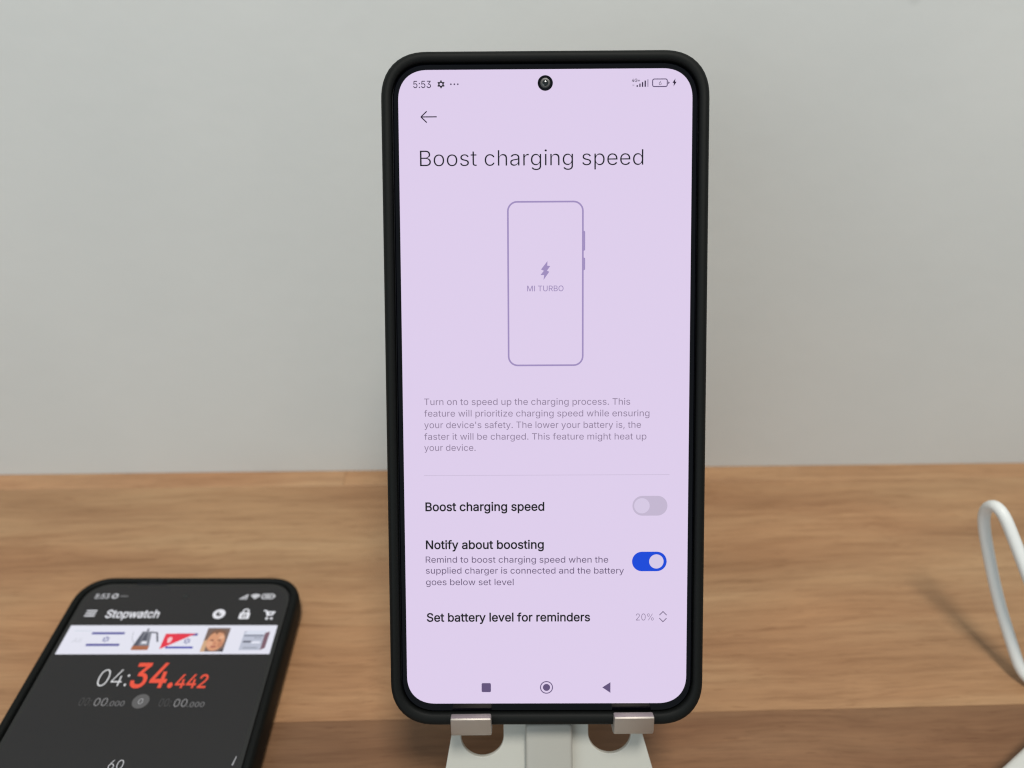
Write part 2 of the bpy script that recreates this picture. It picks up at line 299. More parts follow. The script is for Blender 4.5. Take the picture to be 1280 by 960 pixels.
    'm': (610, [[73,0,53,0,53,126,53,253,53,379,72,379,92,379,112,379,112,351,112,323,112,295,111,295,109,295,108,295,113,316,121,332,132,346,144,359,157,369,172,376,187,383,203,386,219,386,247,386,270,378,287,361,305,344,316,322,321,295,318,295,315,295,312,295,317,313,325,329,337,343,349,357,364,367,381,375,398,382,416,386,437,386,459,386,479,381,497,372,515,362,530,348,541,328,551,309,557,285,557,255,557,170,557,85,557,0,536,0,516,0,496,0,496,85,496,169,496,254,496,281,488,301,473,313,457,325,439,330,419,330,402,330,387,327,374,320,362,313,352,303,345,290,339,278,335,263,335,247,335,165,335,82,335,0,315,0,295,0,274,0,274,87,274,173,274,260,274,281,267,298,253,311,239,324,221,330,199,330,185,330,171,327,158,320,144,313,134,303,126,289,118,276,114,258,114,238,114,159,114,79,114,0,93,0]]),
    'n': (410, [[114,249,114,227,114,151,114,76,114,0,93,0,73,0,53,0,53,126,53,253,53,379,72,379,92,379,112,379,112,349,112,318,112,287,109,287,106,287,102,287,114,322,131,347,152,362,174,377,199,384,227,384,253,384,276,379,295,369,314,358,330,342,341,321,352,299,357,273,357,240,357,160,357,80,357,0,337,0,316,0,296,0,296,78,296,157,296,235,296,265,288,288,273,304,258,321,237,329,210,329,192,329,175,325,161,317,146,309,135,298,126,283,118,267]]),
    'o': (415, [[242,-8,207,-8,173,-8,143,0,117,16,91,33,71,56,56,85,41,114,34,149,34,187,34,227,41,262,56,291,71,321,91,343,117,360,143,376,173,384,207,384,242,384,273,376,299,360,325,343,345,321,359,291,374,262,381,227,381,187,381,149,374,114,359,85,345,56,325,33,299,16,273,0],[182,46,207,46,233,46,254,53,270,66,287,79,299,96,307,117,315,139,319,162,319,187,319,213,315,236,307,258,299,280,287,297,270,310,254,323,233,330,207,330,182,330,161,323,145,310,129,297,116,280,108,258,100,237,96,213,96,187,96,162,100,139,108,117,116,96,129,79,145,66,161,53]]),
    'p': (424, [[73,-143,53,-143,53,31,53,205,53,379,72,379,92,379,112,379,112,359,112,339,112,319,114,319,116,319,118,319,123,327,129,336,137,346,145,356,157,365,171,373,186,381,205,384,229,384,261,384,289,376,313,361,337,345,356,322,370,293,383,263,390,229,390,189,390,149,383,114,370,84,356,55,337,32,313,16,289,0,261,-8,229,-8,206,-8,187,-4,173,4,158,12,146,21,138,31,130,42,123,51,118,59,117,59,115,59,114,59,114,-8,114,-76,114,-143,93,-143],[197,47,220,47,244,47,263,53,279,66,295,78,308,95,316,117,324,138,328,162,328,189,328,216,324,240,316,261,308,282,296,299,280,311,264,324,244,330,220,330,197,330,177,324,161,312,145,300,133,284,125,263,117,242,113,217,113,189,113,161,117,136,125,115,133,94,146,77,162,65,178,53]]),
    'r': (259, [[73,0,53,0,53,126,53,253,53,379,72,379,92,379,112,379,112,360,112,340,112,321,113,321,114,321,115,321,122,340,135,355,152,367,170,379,190,385,213,385,218,385,223,385,229,384,235,384,240,384,243,384,243,363,243,343,243,322,242,323,237,323,230,324,223,325,215,326,207,326,189,326,173,322,159,315,145,307,134,297,126,284,118,270,114,255,114,237,114,158,114,79,114,0,93,0]]),
    's': (365, [[211,-8,182,-8,156,-8,133,-4,112,3,92,11,75,23,62,38,49,53,40,72,36,94,55,98,74,102,94,107,99,86,109,70,124,60,139,50,158,45,181,45,208,45,229,51,244,62,260,74,268,87,268,103,268,116,263,127,254,136,245,144,231,151,212,155,191,160,170,165,149,170,115,178,89,191,72,208,55,225,47,247,47,274,47,296,53,315,65,332,77,348,94,361,115,370,136,380,160,384,187,384,213,384,235,380,254,372,272,365,287,353,299,339,310,325,319,309,324,290,305,286,287,281,268,277,263,292,255,304,243,316,230,327,212,333,187,333,165,333,146,327,131,317,116,306,109,293,109,277,109,263,114,252,124,243,134,235,150,228,172,223,191,218,210,214,229,209,264,201,290,188,306,171,323,154,331,133,331,107,331,84,325,64,312,47,300,30,282,16,260,6,237,-3]]),
    't': (227, [[138,379,204,379,204,362,204,344,204,327,138,327,72,327,6,327,6,344,6,362,6,379,72,379],[65,345,65,471,85,471,106,471,126,471,126,347,126,222,126,98,126,81,129,69,136,61,143,54,154,50,170,50,174,50,179,50,185,51,191,52,197,53,202,54,206,36,209,19,213,2,207,0,200,-2,192,-3,184,-4,176,-4,168,-4,136,-4,110,4,92,21,74,38,65,62,65,93,65,219]]),
    'u': (410, [[211,-5,182,-5,157,-5,134,0,115,11,95,21,80,37,69,59,58,80,53,107,53,139,53,219,53,299,53,379,73,379,93,379,114,379,114,301,114,222,114,144,114,114,121,91,137,75,152,58,173,50,200,50,218,50,235,54,249,62,264,70,275,81,283,97,292,112,296,131,296,153,296,228,296,304,296,379,316,379,337,379,357,379,357,253,357,126,357,0,337,0,318,0,298,0,298,31,298,61,298,92,301,92,304,92,307,92,295,57,279,32,257,17,235,2]]),
    'v': (389, [[184,0,163,0,114,126,66,253,17,379,40,379,62,379,84,379,111,305,138,230,165,155,174,132,181,110,187,87,193,64,199,42,206,21,198,21,191,21,184,21,191,42,197,64,203,87,209,110,216,132,224,155,251,230,278,305,305,379,327,379,349,379,371,379,323,253,275,126,226,0,205,0]]),
    'w': (567, [[158,0,138,0,99,126,61,253,23,379,44,379,66,379,87,379,103,324,118,269,133,214,140,191,147,165,154,137,161,108,168,76,175,41,172,41,168,41,165,41,172,75,179,106,186,135,193,163,199,190,206,214,221,269,237,324,252,379,273,379,295,379,316,379,332,324,347,269,362,214,368,190,375,164,382,136,388,107,395,76,402,41,399,41,395,41,391,41,399,75,406,107,413,135,420,164,427,190,434,214,449,269,465,324,480,379,502,379,523,379,545,379,506,253,468,126,429,0,409,0,389,0,368,0,352,57,335,114,319,172,314,189,309,207,305,225,300,243,295,261,291,280,286,299,281,318,277,338,281,338,286,338,291,338,286,319,281,299,277,280,272,261,267,243,263,225,258,206,253,189,248,172,231,114,215,57,199,0,178,0]]),
    'y': (389, [[51,-140,47,-139,52,-121,57,-103,61,-86,65,-86,68,-87,71,-87,83,-90,94,-91,104,-89,114,-87,122,-82,130,-74,138,-66,145,-53,151,-36,155,-24,159,-13,163,-1,114,126,66,252,17,379,40,379,62,379,84,379,111,305,138,230,165,155,174,132,181,109,187,87,193,64,199,42,206,21,198,21,191,21,184,21,190,42,196,64,202,87,209,110,216,132,224,155,251,230,278,305,305,379,327,379,349,379,371,379,316,234,260,88,204,-58,196,-78,187,-94,177,-107,166,-120,153,-129,139,-136,125,-142,109,-145,91,-145,81,-145,72,-144,65,-143,57,-142]]),
    'z': (380, [[141,0,42,0,42,15,42,30,42,46,112,137,183,228,254,320,254,321,254,322,254,323,185,323,117,323,48,323,48,342,48,361,48,379,143,379,238,379,333,379,333,363,333,347,333,331,264,241,195,150,126,60,126,59,126,58,126,56,197,56,268,56,339,56,339,38,339,19,339,0,240,0]]),
    ' ': (187, []),
}


def contours(ch, offset):
    """flattened, weight-adjusted outlines of one letter"""
    out = []
    for f in GLYPH[ch][1]:
        k = [tuple(Vector((f[i + j], f[i + j + 1])) / 1000 for j in (0, 2, 4)) for i in range(0, len(f), 6)]
        pts = []
        for i, a in enumerate(k):
            b = k[(i + 1) % len(k)]
            p0, p1, p2, p3 = a[1], a[2], b[0], b[1]
            e = (p3 - p0)
            flat = e.length < 1e-5 or max(abs(e.cross(p1 - p0)), abs(e.cross(p2 - p0))) / e.length < .004
            for t in ([0] if flat else [0, .2, .4, .6, .8]):
                u = 1 - t
                q = p0 * u ** 3 + p1 * 3 * u * u * t + p2 * 3 * u * t * t + p3 * t ** 3
                if not pts or (q - pts[-1]).length > .003:
                    pts.append(q)
        if (pts[0] - pts[-1]).length < .003:
            pts.pop()
        out.append(pts)
    def area2(p):
        return sum(p[i].cross(p[(i + 1) % len(p)]) for i in range(len(p)))
    if not out:
        return out
    sgn = 1 if area2(max(out, key=lambda p: abs(area2(p)))) > 0 else -1
    res = []
    for p in out:
        n = len(p)
        r = []
        for i in range(n):
            d0 = (p[i] - p[i - 1]).normalized()
            d1 = (p[(i + 1) % n] - p[i]).normalized()
            n0, n1 = Vector((d0.y, -d0.x)), Vector((d1.y, -d1.x))
            m = n0 + n1
            m = m.normalized() / max(.62, math.sqrt(max(0.0, (1 + n0.dot(n1)) / 2))) if m.length > 1e-4 else n0
            r.append(p[i] + m * (offset * sgn))
        res.append(r)
    return res


_tri = {}


def letter(ch, offset):
    key = (ch, offset)
    if key not in _tri:
        vs, es = [], []
        for p in contours(ch, offset):
            b, n = len(vs), len(p)
            vs += p
            es += [(b + i, b + (i + 1) % n) for i in range(n)]
        if vs:
            cs = contours(ch, offset)
            r = delaunay_2d_cdt(vs, es, [], 1, 1e-6)

            def inside(x, y):
                w = 0
                for p in cs:
                    for k in range(len(p)):
                        a, b = p[k - 1], p[k]
                        if (a.y > y) != (b.y > y) and x < a.x + (y - a.y) / (b.y - a.y) * (b.x - a.x):
                            w += 1 if b.y > a.y else -1
                return w != 0
            tv = r[0]
            tf = [tuple(f) for f in r[2] if inside(sum(tv[q].x for q in f) / len(f), sum(tv[q].y for q in f) / len(f))]
            _tri[key] = ([(v.x, v.y) for v in tv], tf)
        else:
            _tri[key] = ([], [])
    return _tri[key]


def glyphs(s, offset, track=0.0):
    v, f, x = [], [], 0.0
    for ch in s:
        lv, lf = letter(ch, offset)
        b = len(v)
        v += [(p[0] + x, p[1], 0) for p in lv]
        f += [tuple(b + i for i in t) for t in lf]
        x += GLYPH[ch][0] / 1000 + track
    me = bpy.data.meshes.new("text")
    me.from_pydata(v, [], f)
    me.update()
    return me


CAPH = max(v.y for p in contours("T", 0) for v in p)


def text(name, s, x0, x1, base, cap, col, parent, offset=0.0, z=0.05, slope=0.0, spread=0.0):
    me = glyphs(s, offset)
    xs = [v.co.x for v in me.vertices]
    a, b = min(xs), max(xs)
    k = (x1 - x0) / (b - a)
    ky = cap / CAPH
    for v in me.vertices:
        x = x0 + (v.co.x - a) * k
        v.co = (x * MM, (base + v.co.y * ky + (x - x0) * slope) * MM, z * MM)
    me.materials.clear()
    me.materials.append(lit(col))
    o = link(name, me, parent)
    return o


def tube(name, pts, r, parent, mat, seg=16, res=14):
    cu = bpy.data.curves.new(name, 'CURVE')
    cu.dimensions = '3D'
    sp = cu.splines.new('NURBS')
    sp.points.add(len(pts) - 1)
    for p, q in zip(sp.points, pts):
        p.co = (q[0] * MM, q[1] * MM, q[2] * MM, 1)
    sp.use_endpoint_u = True
    sp.order_u = 4
    sp.resolution_u = res
    cu.bevel_depth = r * MM
    cu.bevel_resolution = 5
    cu.use_fill_caps = True
    t = bpy.data.objects.new("tube", cu)
    COL.objects.link(t)
    dg = bpy.context.evaluated_depsgraph_get()
    me = bpy.data.meshes.new_from_object(t.evaluated_get(dg))
    me.name = name
    bpy.data.objects.remove(t)
    bpy.data.curves.remove(cu)
    me.materials.clear()
    return link(name, me, parent, (mat,), smooth=True)


# ------------------------------------------------------------------ wall
def wall_material():
    m, n, l, p = new_mat("painted_wall")
    tc = n.new("ShaderNodeTexCoord")
    a = n.new("ShaderNodeTexNoise")
    a.inputs["Scale"].default_value = 9
    a.inputs["Detail"].default_value = 4
    l.new(tc.outputs["Object"], a.inputs["Vector"])
    r = n.new("ShaderNodeValToRGB")
    r.color_ramp.elements[0].position = 0.3
    r.color_ramp.elements[0].color = (0.575, 0.588, 0.578, 1)
    r.color_ramp.elements[1].position = 0.7
    r.color_ramp.elements[1].color = (0.618, 0.626, 0.612, 1)
    l.new(a.outputs["Fac"], r.inputs[0])
    # a few scuffs and pin marks
    v = n.new("ShaderNodeTexVoronoi")
    v.inputs["Scale"].default_value = 17
    v.inputs["Randomness"].default_value = 1.0
    l.new(tc.outputs["Object"], v.inputs["Vector"])
    mr = n.new("ShaderNodeMapRange")
    mr.inputs["From Min"].default_value = 0.015
    mr.inputs["From Max"].default_value = 0.05
    mr.inputs["To Min"].default_value = 0.90
    mr.inputs["To Max"].default_value = 1.0
    l.new(v.outputs["Distance"], mr.inputs["Value"])
    mx = n.new("ShaderNodeMix")
    mx.data_type = 'RGBA'
    mx.blend_type = 'MULTIPLY'
    mx.inputs[0].default_value = 1
    l.new(r.outputs[0], mx.inputs[6])
    l.new(mr.outputs[0], mx.inputs[7])
    l.new(mx.outputs[2], p.inputs["Base Color"])
    p.inputs["Roughness"].default_value = 0.75
    b1 = n.new("ShaderNodeTexNoise")
    b1.inputs["Scale"].default_value = 95
    b1.inputs["Detail"].default_value = 5
    l.new(tc.outputs["Object"], b1.inputs["Vector"])
    bp = n.new("ShaderNodeBump")
    bp.inputs["Strength"].default_value = 0.08
    bp.inputs["Distance"].default_value = 0.002
    l.new(b1.outputs["Fac"], bp.inputs["Height"])
    l.new(bp.outputs[0], p.inputs["Normal"])
    return m


WALL_Y = 285.1


def box_bm(x0, x1, y0, y1, z0, z1, bevel=0.0, seg=2, top_only=False):
    bm = bmesh.new()
    bmesh.ops.create_cube(bm, size=1)
    for v in bm.verts:
        v.co = (((x0 + x1) / 2 + v.co.x * (x1 - x0)) * MM, ((y0 + y1) / 2 + v.co.y * (y1 - y0)) * MM,
                ((z0 + z1) / 2 + v.co.z * (z1 - z0)) * MM)
    if bevel:
        es = bm.edges[:]
        if top_only:
            es = [e for e in es if all(v.co.z > (z0 + z1) / 2 * MM for v in e.verts)]
        bmesh.ops.bevel(bm, geom=es, offset=bevel * MM, segments=seg, profile=0.5, affect='EDGES')
    return bm


wall = from_bm("wall", box_bm(-1500, 1500, WALL_Y, WALL_Y + 100, -900, 1600), None, (wall_material(),))
wall["kind"] = "structure"


# ------------------------------------------------------------------ tabletop of glued staves
def wood_material():
    m, n, l, p = new_mat("oiled_wood")
    tc = n.new("ShaderNodeTexCoord")
    oi = n.new("ShaderNodeObjectInfo")
    off = n.new("ShaderNodeVectorMath")
    off.operation = 'MULTIPLY_ADD'
    l.new(oi.outputs["Random"], off.inputs[0])
    off.inputs[1].default_value = (3.1, 2.3, 1.7)
    l.new(tc.outputs["Object"], off.inputs[2])

    def warp(src, scale, amt):
        nz = n.new("ShaderNodeTexNoise")
        nz.inputs["Scale"].default_value = scale
        nz.inputs["Detail"].default_value = 2
        l.new(src, nz.inputs["Vector"])
        sub = n.new("ShaderNodeVectorMath")
        sub.operation = 'SUBTRACT'
        l.new(nz.outputs["Color"], sub.inputs[0])
        sub.inputs[1].default_value = (.5, .5, .5)
        ma = n.new("ShaderNodeVectorMath")
        ma.operation = 'MULTIPLY_ADD'
        l.new(sub.outputs[0], ma.inputs[0])
        ma.inputs[1].default_value = (amt, amt, amt)
        l.new(src, ma.inputs[2])
        return ma.outputs[0]

    co = warp(warp(off.outputs[0], 6, 0.018), 24, 0.004)

    def streak(sx, sy, detail, rough=0.6):
        mp = n.new("ShaderNodeMapping")
        mp.inputs["Scale"].default_value = (sx, sy, sy)
        l.new(co, mp.inputs["Vector"])
        nz = n.new("ShaderNodeTexNoise")
        nz.inputs["Scale"].default_value = 1
        nz.inputs["Detail"].default_value = detail
        nz.inputs["Roughness"].default_value = rough
        l.new(mp.outputs[0], nz.inputs["Vector"])
        return nz.outputs["Fac"]

    broad = streak(7, 62, 3)
    fine = streak(22, 420, 4, 0.65)
    pore = streak(60, 1500, 3, 0.7)
    fleck = streak(75, 900, 2)
    blotch = streak(11, 26, 3)

    def ramp(src, e):
        r = n.new("ShaderNodeValToRGB")
        while len(r.color_ramp.elements) < len(e):
            r.color_ramp.elements.new(0.5)
        for k, (pos, c) in zip(r.color_ramp.elements, e):
            k.position = pos
            k.color = (*c, 1)
        l.new(src, r.inputs[0])
        return r.outputs[0]

    def mix(mode, fac, a, b):
        mx = n.new("ShaderNodeMix")
        mx.data_type = 'RGBA'
        mx.blend_type = mode
        mx.inputs[0].default_value = fac
        l.new(a, mx.inputs[6])
        l.new(b, mx.inputs[7])
        return mx.outputs[2]

    c = ramp(broad, [(0.28, (0.325, 0.183, 0.098)), (0.47, (0.378, 0.221, 0.121)), (0.60, (0.410, 0.249, 0.139)), (0.78, (0.475, 0.306, 0.179))])
    hue = streak(5, 15, 2)
    c = mix('MULTIPLY', 0.9, c, ramp(hue, [(0.36, (1.03, 0.95, 0.90)), (0.62, (1.02, 1.05, 1.05))]))
    c = mix('MULTIPLY', 0.85, c, ramp(fine, [(0.30, (0.78, 0.74, 0.70)), (0.52, (1, 1, 1)), (0.75, (1.10, 1.10, 1.08))]))
    c = mix('MULTIPLY', 0.8, c, ramp(pore, [(0.30, (0.85, 0.83, 0.81)), (0.48, (1, 1, 1)), (0.72, (1.09, 1.09, 1.08))]))
    c = mix('MULTIPLY', 0.8, c, ramp(fleck, [(0.27, (0.72, 0.66, 0.62)), (0.37, (1, 1, 1))]))
    c = mix('MULTIPLY', 0.8, c, ramp(blotch, [(0.3, (0.87, 0.83, 0.81)), (0.65, (1.06, 1.07, 1.06))]))
    oc = n.new("ShaderNodeObjectInfo")
    c = mix('MULTIPLY', 1.0, c, oc.outputs["Color"])
    l.new(c, p.inputs["Base Color"])
    p.inputs["Roughness"].default_value = 0.48
    p.inputs["Specular IOR Level"].default_value = 0.35
    bp = n.new("ShaderNodeBump")
    bp.inputs["Strength"].default_value = 0.25
    bp.inputs["Distance"].default_value = 0.0003
    l.new(fine, bp.inputs["Height"])
    l.new(bp.outputs[0], p.inputs["Normal"])
    return m


table = empty("tabletop", (0, 0.1, 0))
table["kind"] = "structure"
WOOD = wood_material()
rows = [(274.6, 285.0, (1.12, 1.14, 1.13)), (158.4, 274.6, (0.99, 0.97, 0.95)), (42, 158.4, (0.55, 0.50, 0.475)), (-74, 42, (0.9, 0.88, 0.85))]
joints = {0: [-640, -60, 470], 1: [-420, 380], 2: [-310, 330], 3: [-500, 50, 500]}
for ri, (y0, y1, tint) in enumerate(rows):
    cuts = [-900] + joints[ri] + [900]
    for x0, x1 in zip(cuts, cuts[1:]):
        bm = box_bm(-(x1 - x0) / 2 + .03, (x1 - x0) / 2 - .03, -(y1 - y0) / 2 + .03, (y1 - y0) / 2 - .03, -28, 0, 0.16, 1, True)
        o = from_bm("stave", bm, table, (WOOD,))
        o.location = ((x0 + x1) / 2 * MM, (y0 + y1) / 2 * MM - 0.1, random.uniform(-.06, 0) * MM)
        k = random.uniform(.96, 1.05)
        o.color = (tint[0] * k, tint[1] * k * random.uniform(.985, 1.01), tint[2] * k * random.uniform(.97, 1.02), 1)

# ------------------------------------------------------------------ shared materials
RUBBER = solid("black_silicone", (0.0036, 0.0043, 0.0040), 0.60, spec=0.16, grain=.12, grain_scale=2500, bump=.05)
GLASS = solid("black_glass", (0.0015, 0.0015, 0.003), 0.03, spec=0.25)
GLASS_GREY = solid("grey_black_glass", (0.015, 0.015, 0.015), 0.04, spec=0.45)
LENS = solid("lens_glass", (0.006, 0.009, 0.009), 0.12, coat=0.3)
LENS_RING = solid("lens_ring", (0.006, 0.008, 0.009), 0.4)
ENAMEL = solid("white_enamel", (0.49, 0.485, 0.44), 0.38, grain=.03, grain_scale=4000, bump=.04)
SATIN = solid("satin_metal", (0.47, 0.43, 0.395), 0.58, metallic=1.0, grain=.03, grain_scale=5000)
POST = solid("warm_grey_enamel", (0.365, 0.355, 0.32), 0.4, grain=.03, grain_scale=4000)
WHITE_PVC = solid("white_cable_sheath", (0.70, 0.71, 0.695), 0.45, spec=.4)
WHITE_ABS = solid("white_plastic", (0.56, 0.56, 0.535), 0.42)
FRAME = solid("dark_phone_frame", (0.03, 0.03, 0.035), 0.3, metallic=.8)


def cased_phone(root, dy, dz_back, rim=(36.4, -79.6, 79.0), outer=(39.05, -83.0, 81.75), disp=(34.8, -77.3, 77.3), rdisp=7.2, rout=11.2, glass=None):
    """black silicone case, glass front and display; local z=0 is the display surface; dy shifts along the phone"""
    hx, a, b = outer
    ix, ia, ib = rim
    a += dy
    b += dy
    ia += dy
    ib += dy
    s = []

    def ring(inset, z):
        s.append((rrect(hx - inset, a + inset, b - inset, rout - inset * .75, 12), z))

    ring(5.0, dz_back)
    ring(3.2, dz_back + .15)
    ring(1.6, dz_back + .9)
    ring(.55, dz_back + 2.3)
    ring(.08, dz_back + 4.2)
    ring(0, -4.0)
    ring(.0, -1.6)
    ring(.12, -.4)
    ring(.42, .35)
    ring(.9, .85)
    f = 1.0
    s.append((rrect((hx + ix) / 2 + .15, (a + ia) / 2 - .1, (b + ib) / 2 + .1, (rout + rdisp + 2) / 2, 12), 1.02))
    s.append((rrect(ix + .5, ia - .5, ib + .5, rdisp + 2.2, 12), .85))
    s.append((rrect(ix + .12, ia - .12, ib + .12, rdisp + 1.8, 12), .45))
    s.append((rrect(ix, ia, ib, rdisp + 1.6, 12), -.5))
    s.append((rrect(ix, ia, ib, rdisp + 1.6, 12), -1.4))
    loft("case", s, root, RUBBER, True, False, 60)
    g = [(rrect(ix + .2, ia - .2, ib + .2, rdisp + 1.7, 12), -7.5), (rrect(ix + .2, ia - .2, ib + .2, rdisp + 1.7, 12), -1.2)]
    loft("phone_body", g, root, FRAME)
    gx = ix - .25
    g = [(rrect(gx, ia + .25, ib - .25, rdisp + 1.4, 12), -1.2), (rrect(gx, ia + .25, ib - .25, rdisp + 1.4, 12), -.35),
         (rrect(gx - .3, ia + .55, ib - .55, rdisp + 1.2, 12), -.04)]
    loft("front_glass", g, root, glass or GLASS, True, True, 30)
    dx, da, db = disp
    bm = bmesh.new()
    vs = [bm.verts.new((x * MM, y * MM, 0)) for x, y in rrect(dx, da + dy, db + dy, rdisp, 14)]
    lo = [bm.verts.new((v.co.x, v.co.y, -0.039 * MM)) for v in vs]
    bm.faces.new(vs)
    for i in range(len(vs)):
        j = (i + 1) % len(vs)
        bm.faces.new((lo[i], lo[j], vs[j], vs[i]))
    return bm


# ------------------------------------------------------------------ phone standing in the stand
R1 = Matrix(((0.9988567, -0.00100282, -0.04779413), (-0.04154555, 0.47637129, -0.87826212), (0.02364849, 0.87924364, 0.475785)))
M1 = R1.to_4x4()
M1.translation = Vector((16.2012, 161.7689, 121.1684)) * MM

phone = empty("smartphone", label="upright black cased phone on the stand, lilac settings page on its lit screen", cat="phone")
phone.matrix_world = M1
BG = (222, 206, 235)
bm = cased_phone(phone, 0, -10.0)
disp = from_bm("display", bm, phone, (lit(BG),))

INK, INK2, GREY, DIM = (14, 4, 24), (40, 26, 50), (140, 124, 150), (96, 80, 110)
LIL = (160, 142, 190)
text("clock_text", "5:53", -31.18, -27.0, 73.16, 1.64, (52, 38, 66), disp, .002)
# cog
fl = Flat()
cx, cy = -24.62, 73.97
teeth = []
for i in range(6):
    for da, rr in ((-16, .66), (-9, .92), (9, .92), (16, .66)):
        t = math.radians(90 + i * 60 + da)
        teeth.append((cx + rr * math.cos(t), cy + rr * math.sin(t)))
fl.strip(teeth, [(cx + .34 * math.cos(math.radians(90 + (i // 4) * 60 + d)), cy + .34 * math.sin(math.radians(90 + (i // 4) * 60 + d)))
                 for i, d in zip(range(24), [-22, -8, 8, 22] * 6)], INK)
fl.build("settings_icon", disp)
fl = Flat()
for x in (-22.28, -21.46, -20.64):
    fl.disc(x, 73.97, .2, (84, 70, 98), n=12)
fl.build("ellipsis_icon", disp)
fl = Flat()
fl.line((-29.35, 66.45), (-25.8, 66.46), .26, INK2)
fl.line((-29.42, 66.5), (-28.14, 67.7), .26, INK2, .052)
fl.line((-29.42, 66.4), (-28.15, 65.18), .26, INK2, .054)
fl.build("back_arrow", disp)
text("network_text", "4G+", 20.47, 22.39, 74.2, .72, (56, 42, 70), disp, .010)
fl = Flat()
for x, top in ((21.74, 73.45), (22.38, 73.8), (23.0, 74.15), (23.62, 74.5)):
    fl.rect(x - .155, 73.05, x + .155, top, (48, 34, 62))
fl.rect(24.07, 73.05, 24.4, 74.78, (176, 161, 190))
fl.rect(20.6, 73.25, 21.05, 73.6, (192, 178, 204))
fl.build("signal_icon", disp)
fl = Flat()
fl.rrect(25.26, 72.98, 28.93, 74.94, .5, (84, 68, 104), w=.22)
fl.poly([(29.05, 73.6), (29.42, 73.95), (29.05, 74.3)], (84, 70, 98))
fl.build("battery_icon", disp)
text("battery_text", "6", 26.86, 27.46, 73.45, .92, (84, 70, 98), disp, .0)
fl = Flat()
fl.poly([(30.75, 74.95), (30.05, 73.95), (30.4, 73.9), (30.3, 73.1), (31.0, 74.15), (30.65, 74.2)], (44, 30, 56))
fl.build("charging_icon", disp)

text("title_text", "Boost charging speed", -29.83, 23.28, 54.93, 3.72, (24, 12, 34), disp, -.0075)
# phone drawing
fl = Flat()
fl.rrect(-9.18, 7.15, 9.15, 46.65, 2.4, LIL, w=.4)
for a, b in ((34.72, 39.6), (30.1, 33.25)):
    fl.poly([(9.16, a), (9.5, a + .25), (9.5, b - .25), (9.16, b)], LIL, .052)
fl.build("phone_drawing", disp)
fl = Flat()
fl.poly([(0.47, 32.4), (0.41, 31.31), (1.13, 31.19), (0.34, 30.12), (0.89, 29.84), (-0.5, 27.88), (-0.34, 29.05), (-1.22, 29.08), (-0.40, 30.09), (-1.09, 30.39)], LIL)
fl.build("lightning_drawing", disp)
text("turbo_text", "MI TURBO", -4.43, 4.31, 25.2, 1.32, (158, 140, 184), disp, .004)
for s, x1, y in (("Turn on to speed up the charging process. This", 20.49, -2.2), ("feature will prioritize charging speed while ensuring", 25.18, -5.04),
                 ("your device's safety. The lower your battery is, the", 23.15, -7.86), ("faster it will be charged. This feature might heat up", 24.48, -10.72),
                 ("your device.", -17.19, -13.46)):
    text("paragraph_text", s, -29.62 - .0035 * (-2.2 - y) * 3, x1, y, 1.58, GREY, disp, -.001, slope=-.0028)
fl = Flat()
fl.rect(-29.9, -19.62, 30.2, -19.5, (200, 186, 212))
fl.build("divider_line", disp)
text("setting_text", "Boost charging speed", -29.66, -.44, -28.38, 2.1, INK, disp, .016)
text("setting_text", "Notify about boosting", -29.67, -.58, -37.88, 2.1, INK, disp, .016)
for s, x1, y in (("Remind to boost charging speed when the", 15.28, -41.32), ("supplied charger is connected and the battery", 19.16, -44.08), ("goes below set level", -8.08, -46.98)):
    text("note_text", s, -29.75, x1, y, 1.55, DIM, disp, .0, slope=-.003)
text("setting_text", "Set battery level for reminders", -29.69, 10.85, -56.24, 2.1, INK, disp, .016)
text("value_text", "20%", 22.21, 26.57, -56.1, 1.74, (136, 120, 148), disp, -.006)
fl = Flat()
for a, b, c in ((-54.72, -53.85, 1), (-55.58, -56.45, 1)):
    fl.line((28.05, a), (28.9, b), .2, (112, 97, 126))
    fl.line((29.75, a), (28.9, b), .2, (112, 97, 126), .052)
fl.build("stepper_icon", disp)


def toggle(x0, x1, y0, y1, kx, r, track, knob, label):
    f = Flat()
    f.rrect(x0, y0, x1, y1, (y1 - y0) / 2 - .01, track, .05)
    f.disc(kx, (y0 + y1) / 2, r, knob, .07, n=40)
    o = f.build("toggle_switch", disp)
    o["label"] = label


toggle(21.18, 29.75, -29.73, -24.8, 23.5, 1.9, (196, 183, 208), (214, 201, 227), "grey switch turned off")
toggle(21.16, 29.69, -43.65, -38.75, 27.15, 1.78, (14, 74, 216), (214, 202, 232), "blue switch turned on")
NAV = (100, 84, 122)
fl = Flat()
fl.rrect(-16.2, -74.35, -13.88, -72.03, .32, NAV)
fl.build("recents_button", disp)
fl = Flat()
fl.ring(0, -73.17, 1.62, .24, NAV)
fl.disc(0, -73.17, .9, NAV)
fl.build("home_button", disp)
fl = Flat()
fl.poly([(13.92, -73.19), (15.95, -74.6), (15.95, -71.88)], NAV)
fl.build("back_button", disp)


def front_camera(parent, x, y, r, body=None):
    def circ(rr, n=36):
        return [(x + rr * math.cos(2 * math.pi * i / n), y + rr * math.sin(2 * math.pi * i / n)) for i in range(n)]
    c = loft("front_camera", [(circ(r), 0.02), (circ(r), .06), (circ(r * .72), .06), (circ(r * .68), .055)], parent, body or GLASS)
    loft("lens_ring", [(circ(r * .66), .06), (circ(r * .64), .075), (circ(r * .42), .07)], c, LENS_RING)
    loft("lens", [(circ(r * .40), .07), (circ(r * .36), .10), (circ(r * .26), .15), (circ(r * .13), .18), (circ(r * .04), .19)], c, LENS, angle=80)


front_camera(phone, .03, 74.1, 1.8)

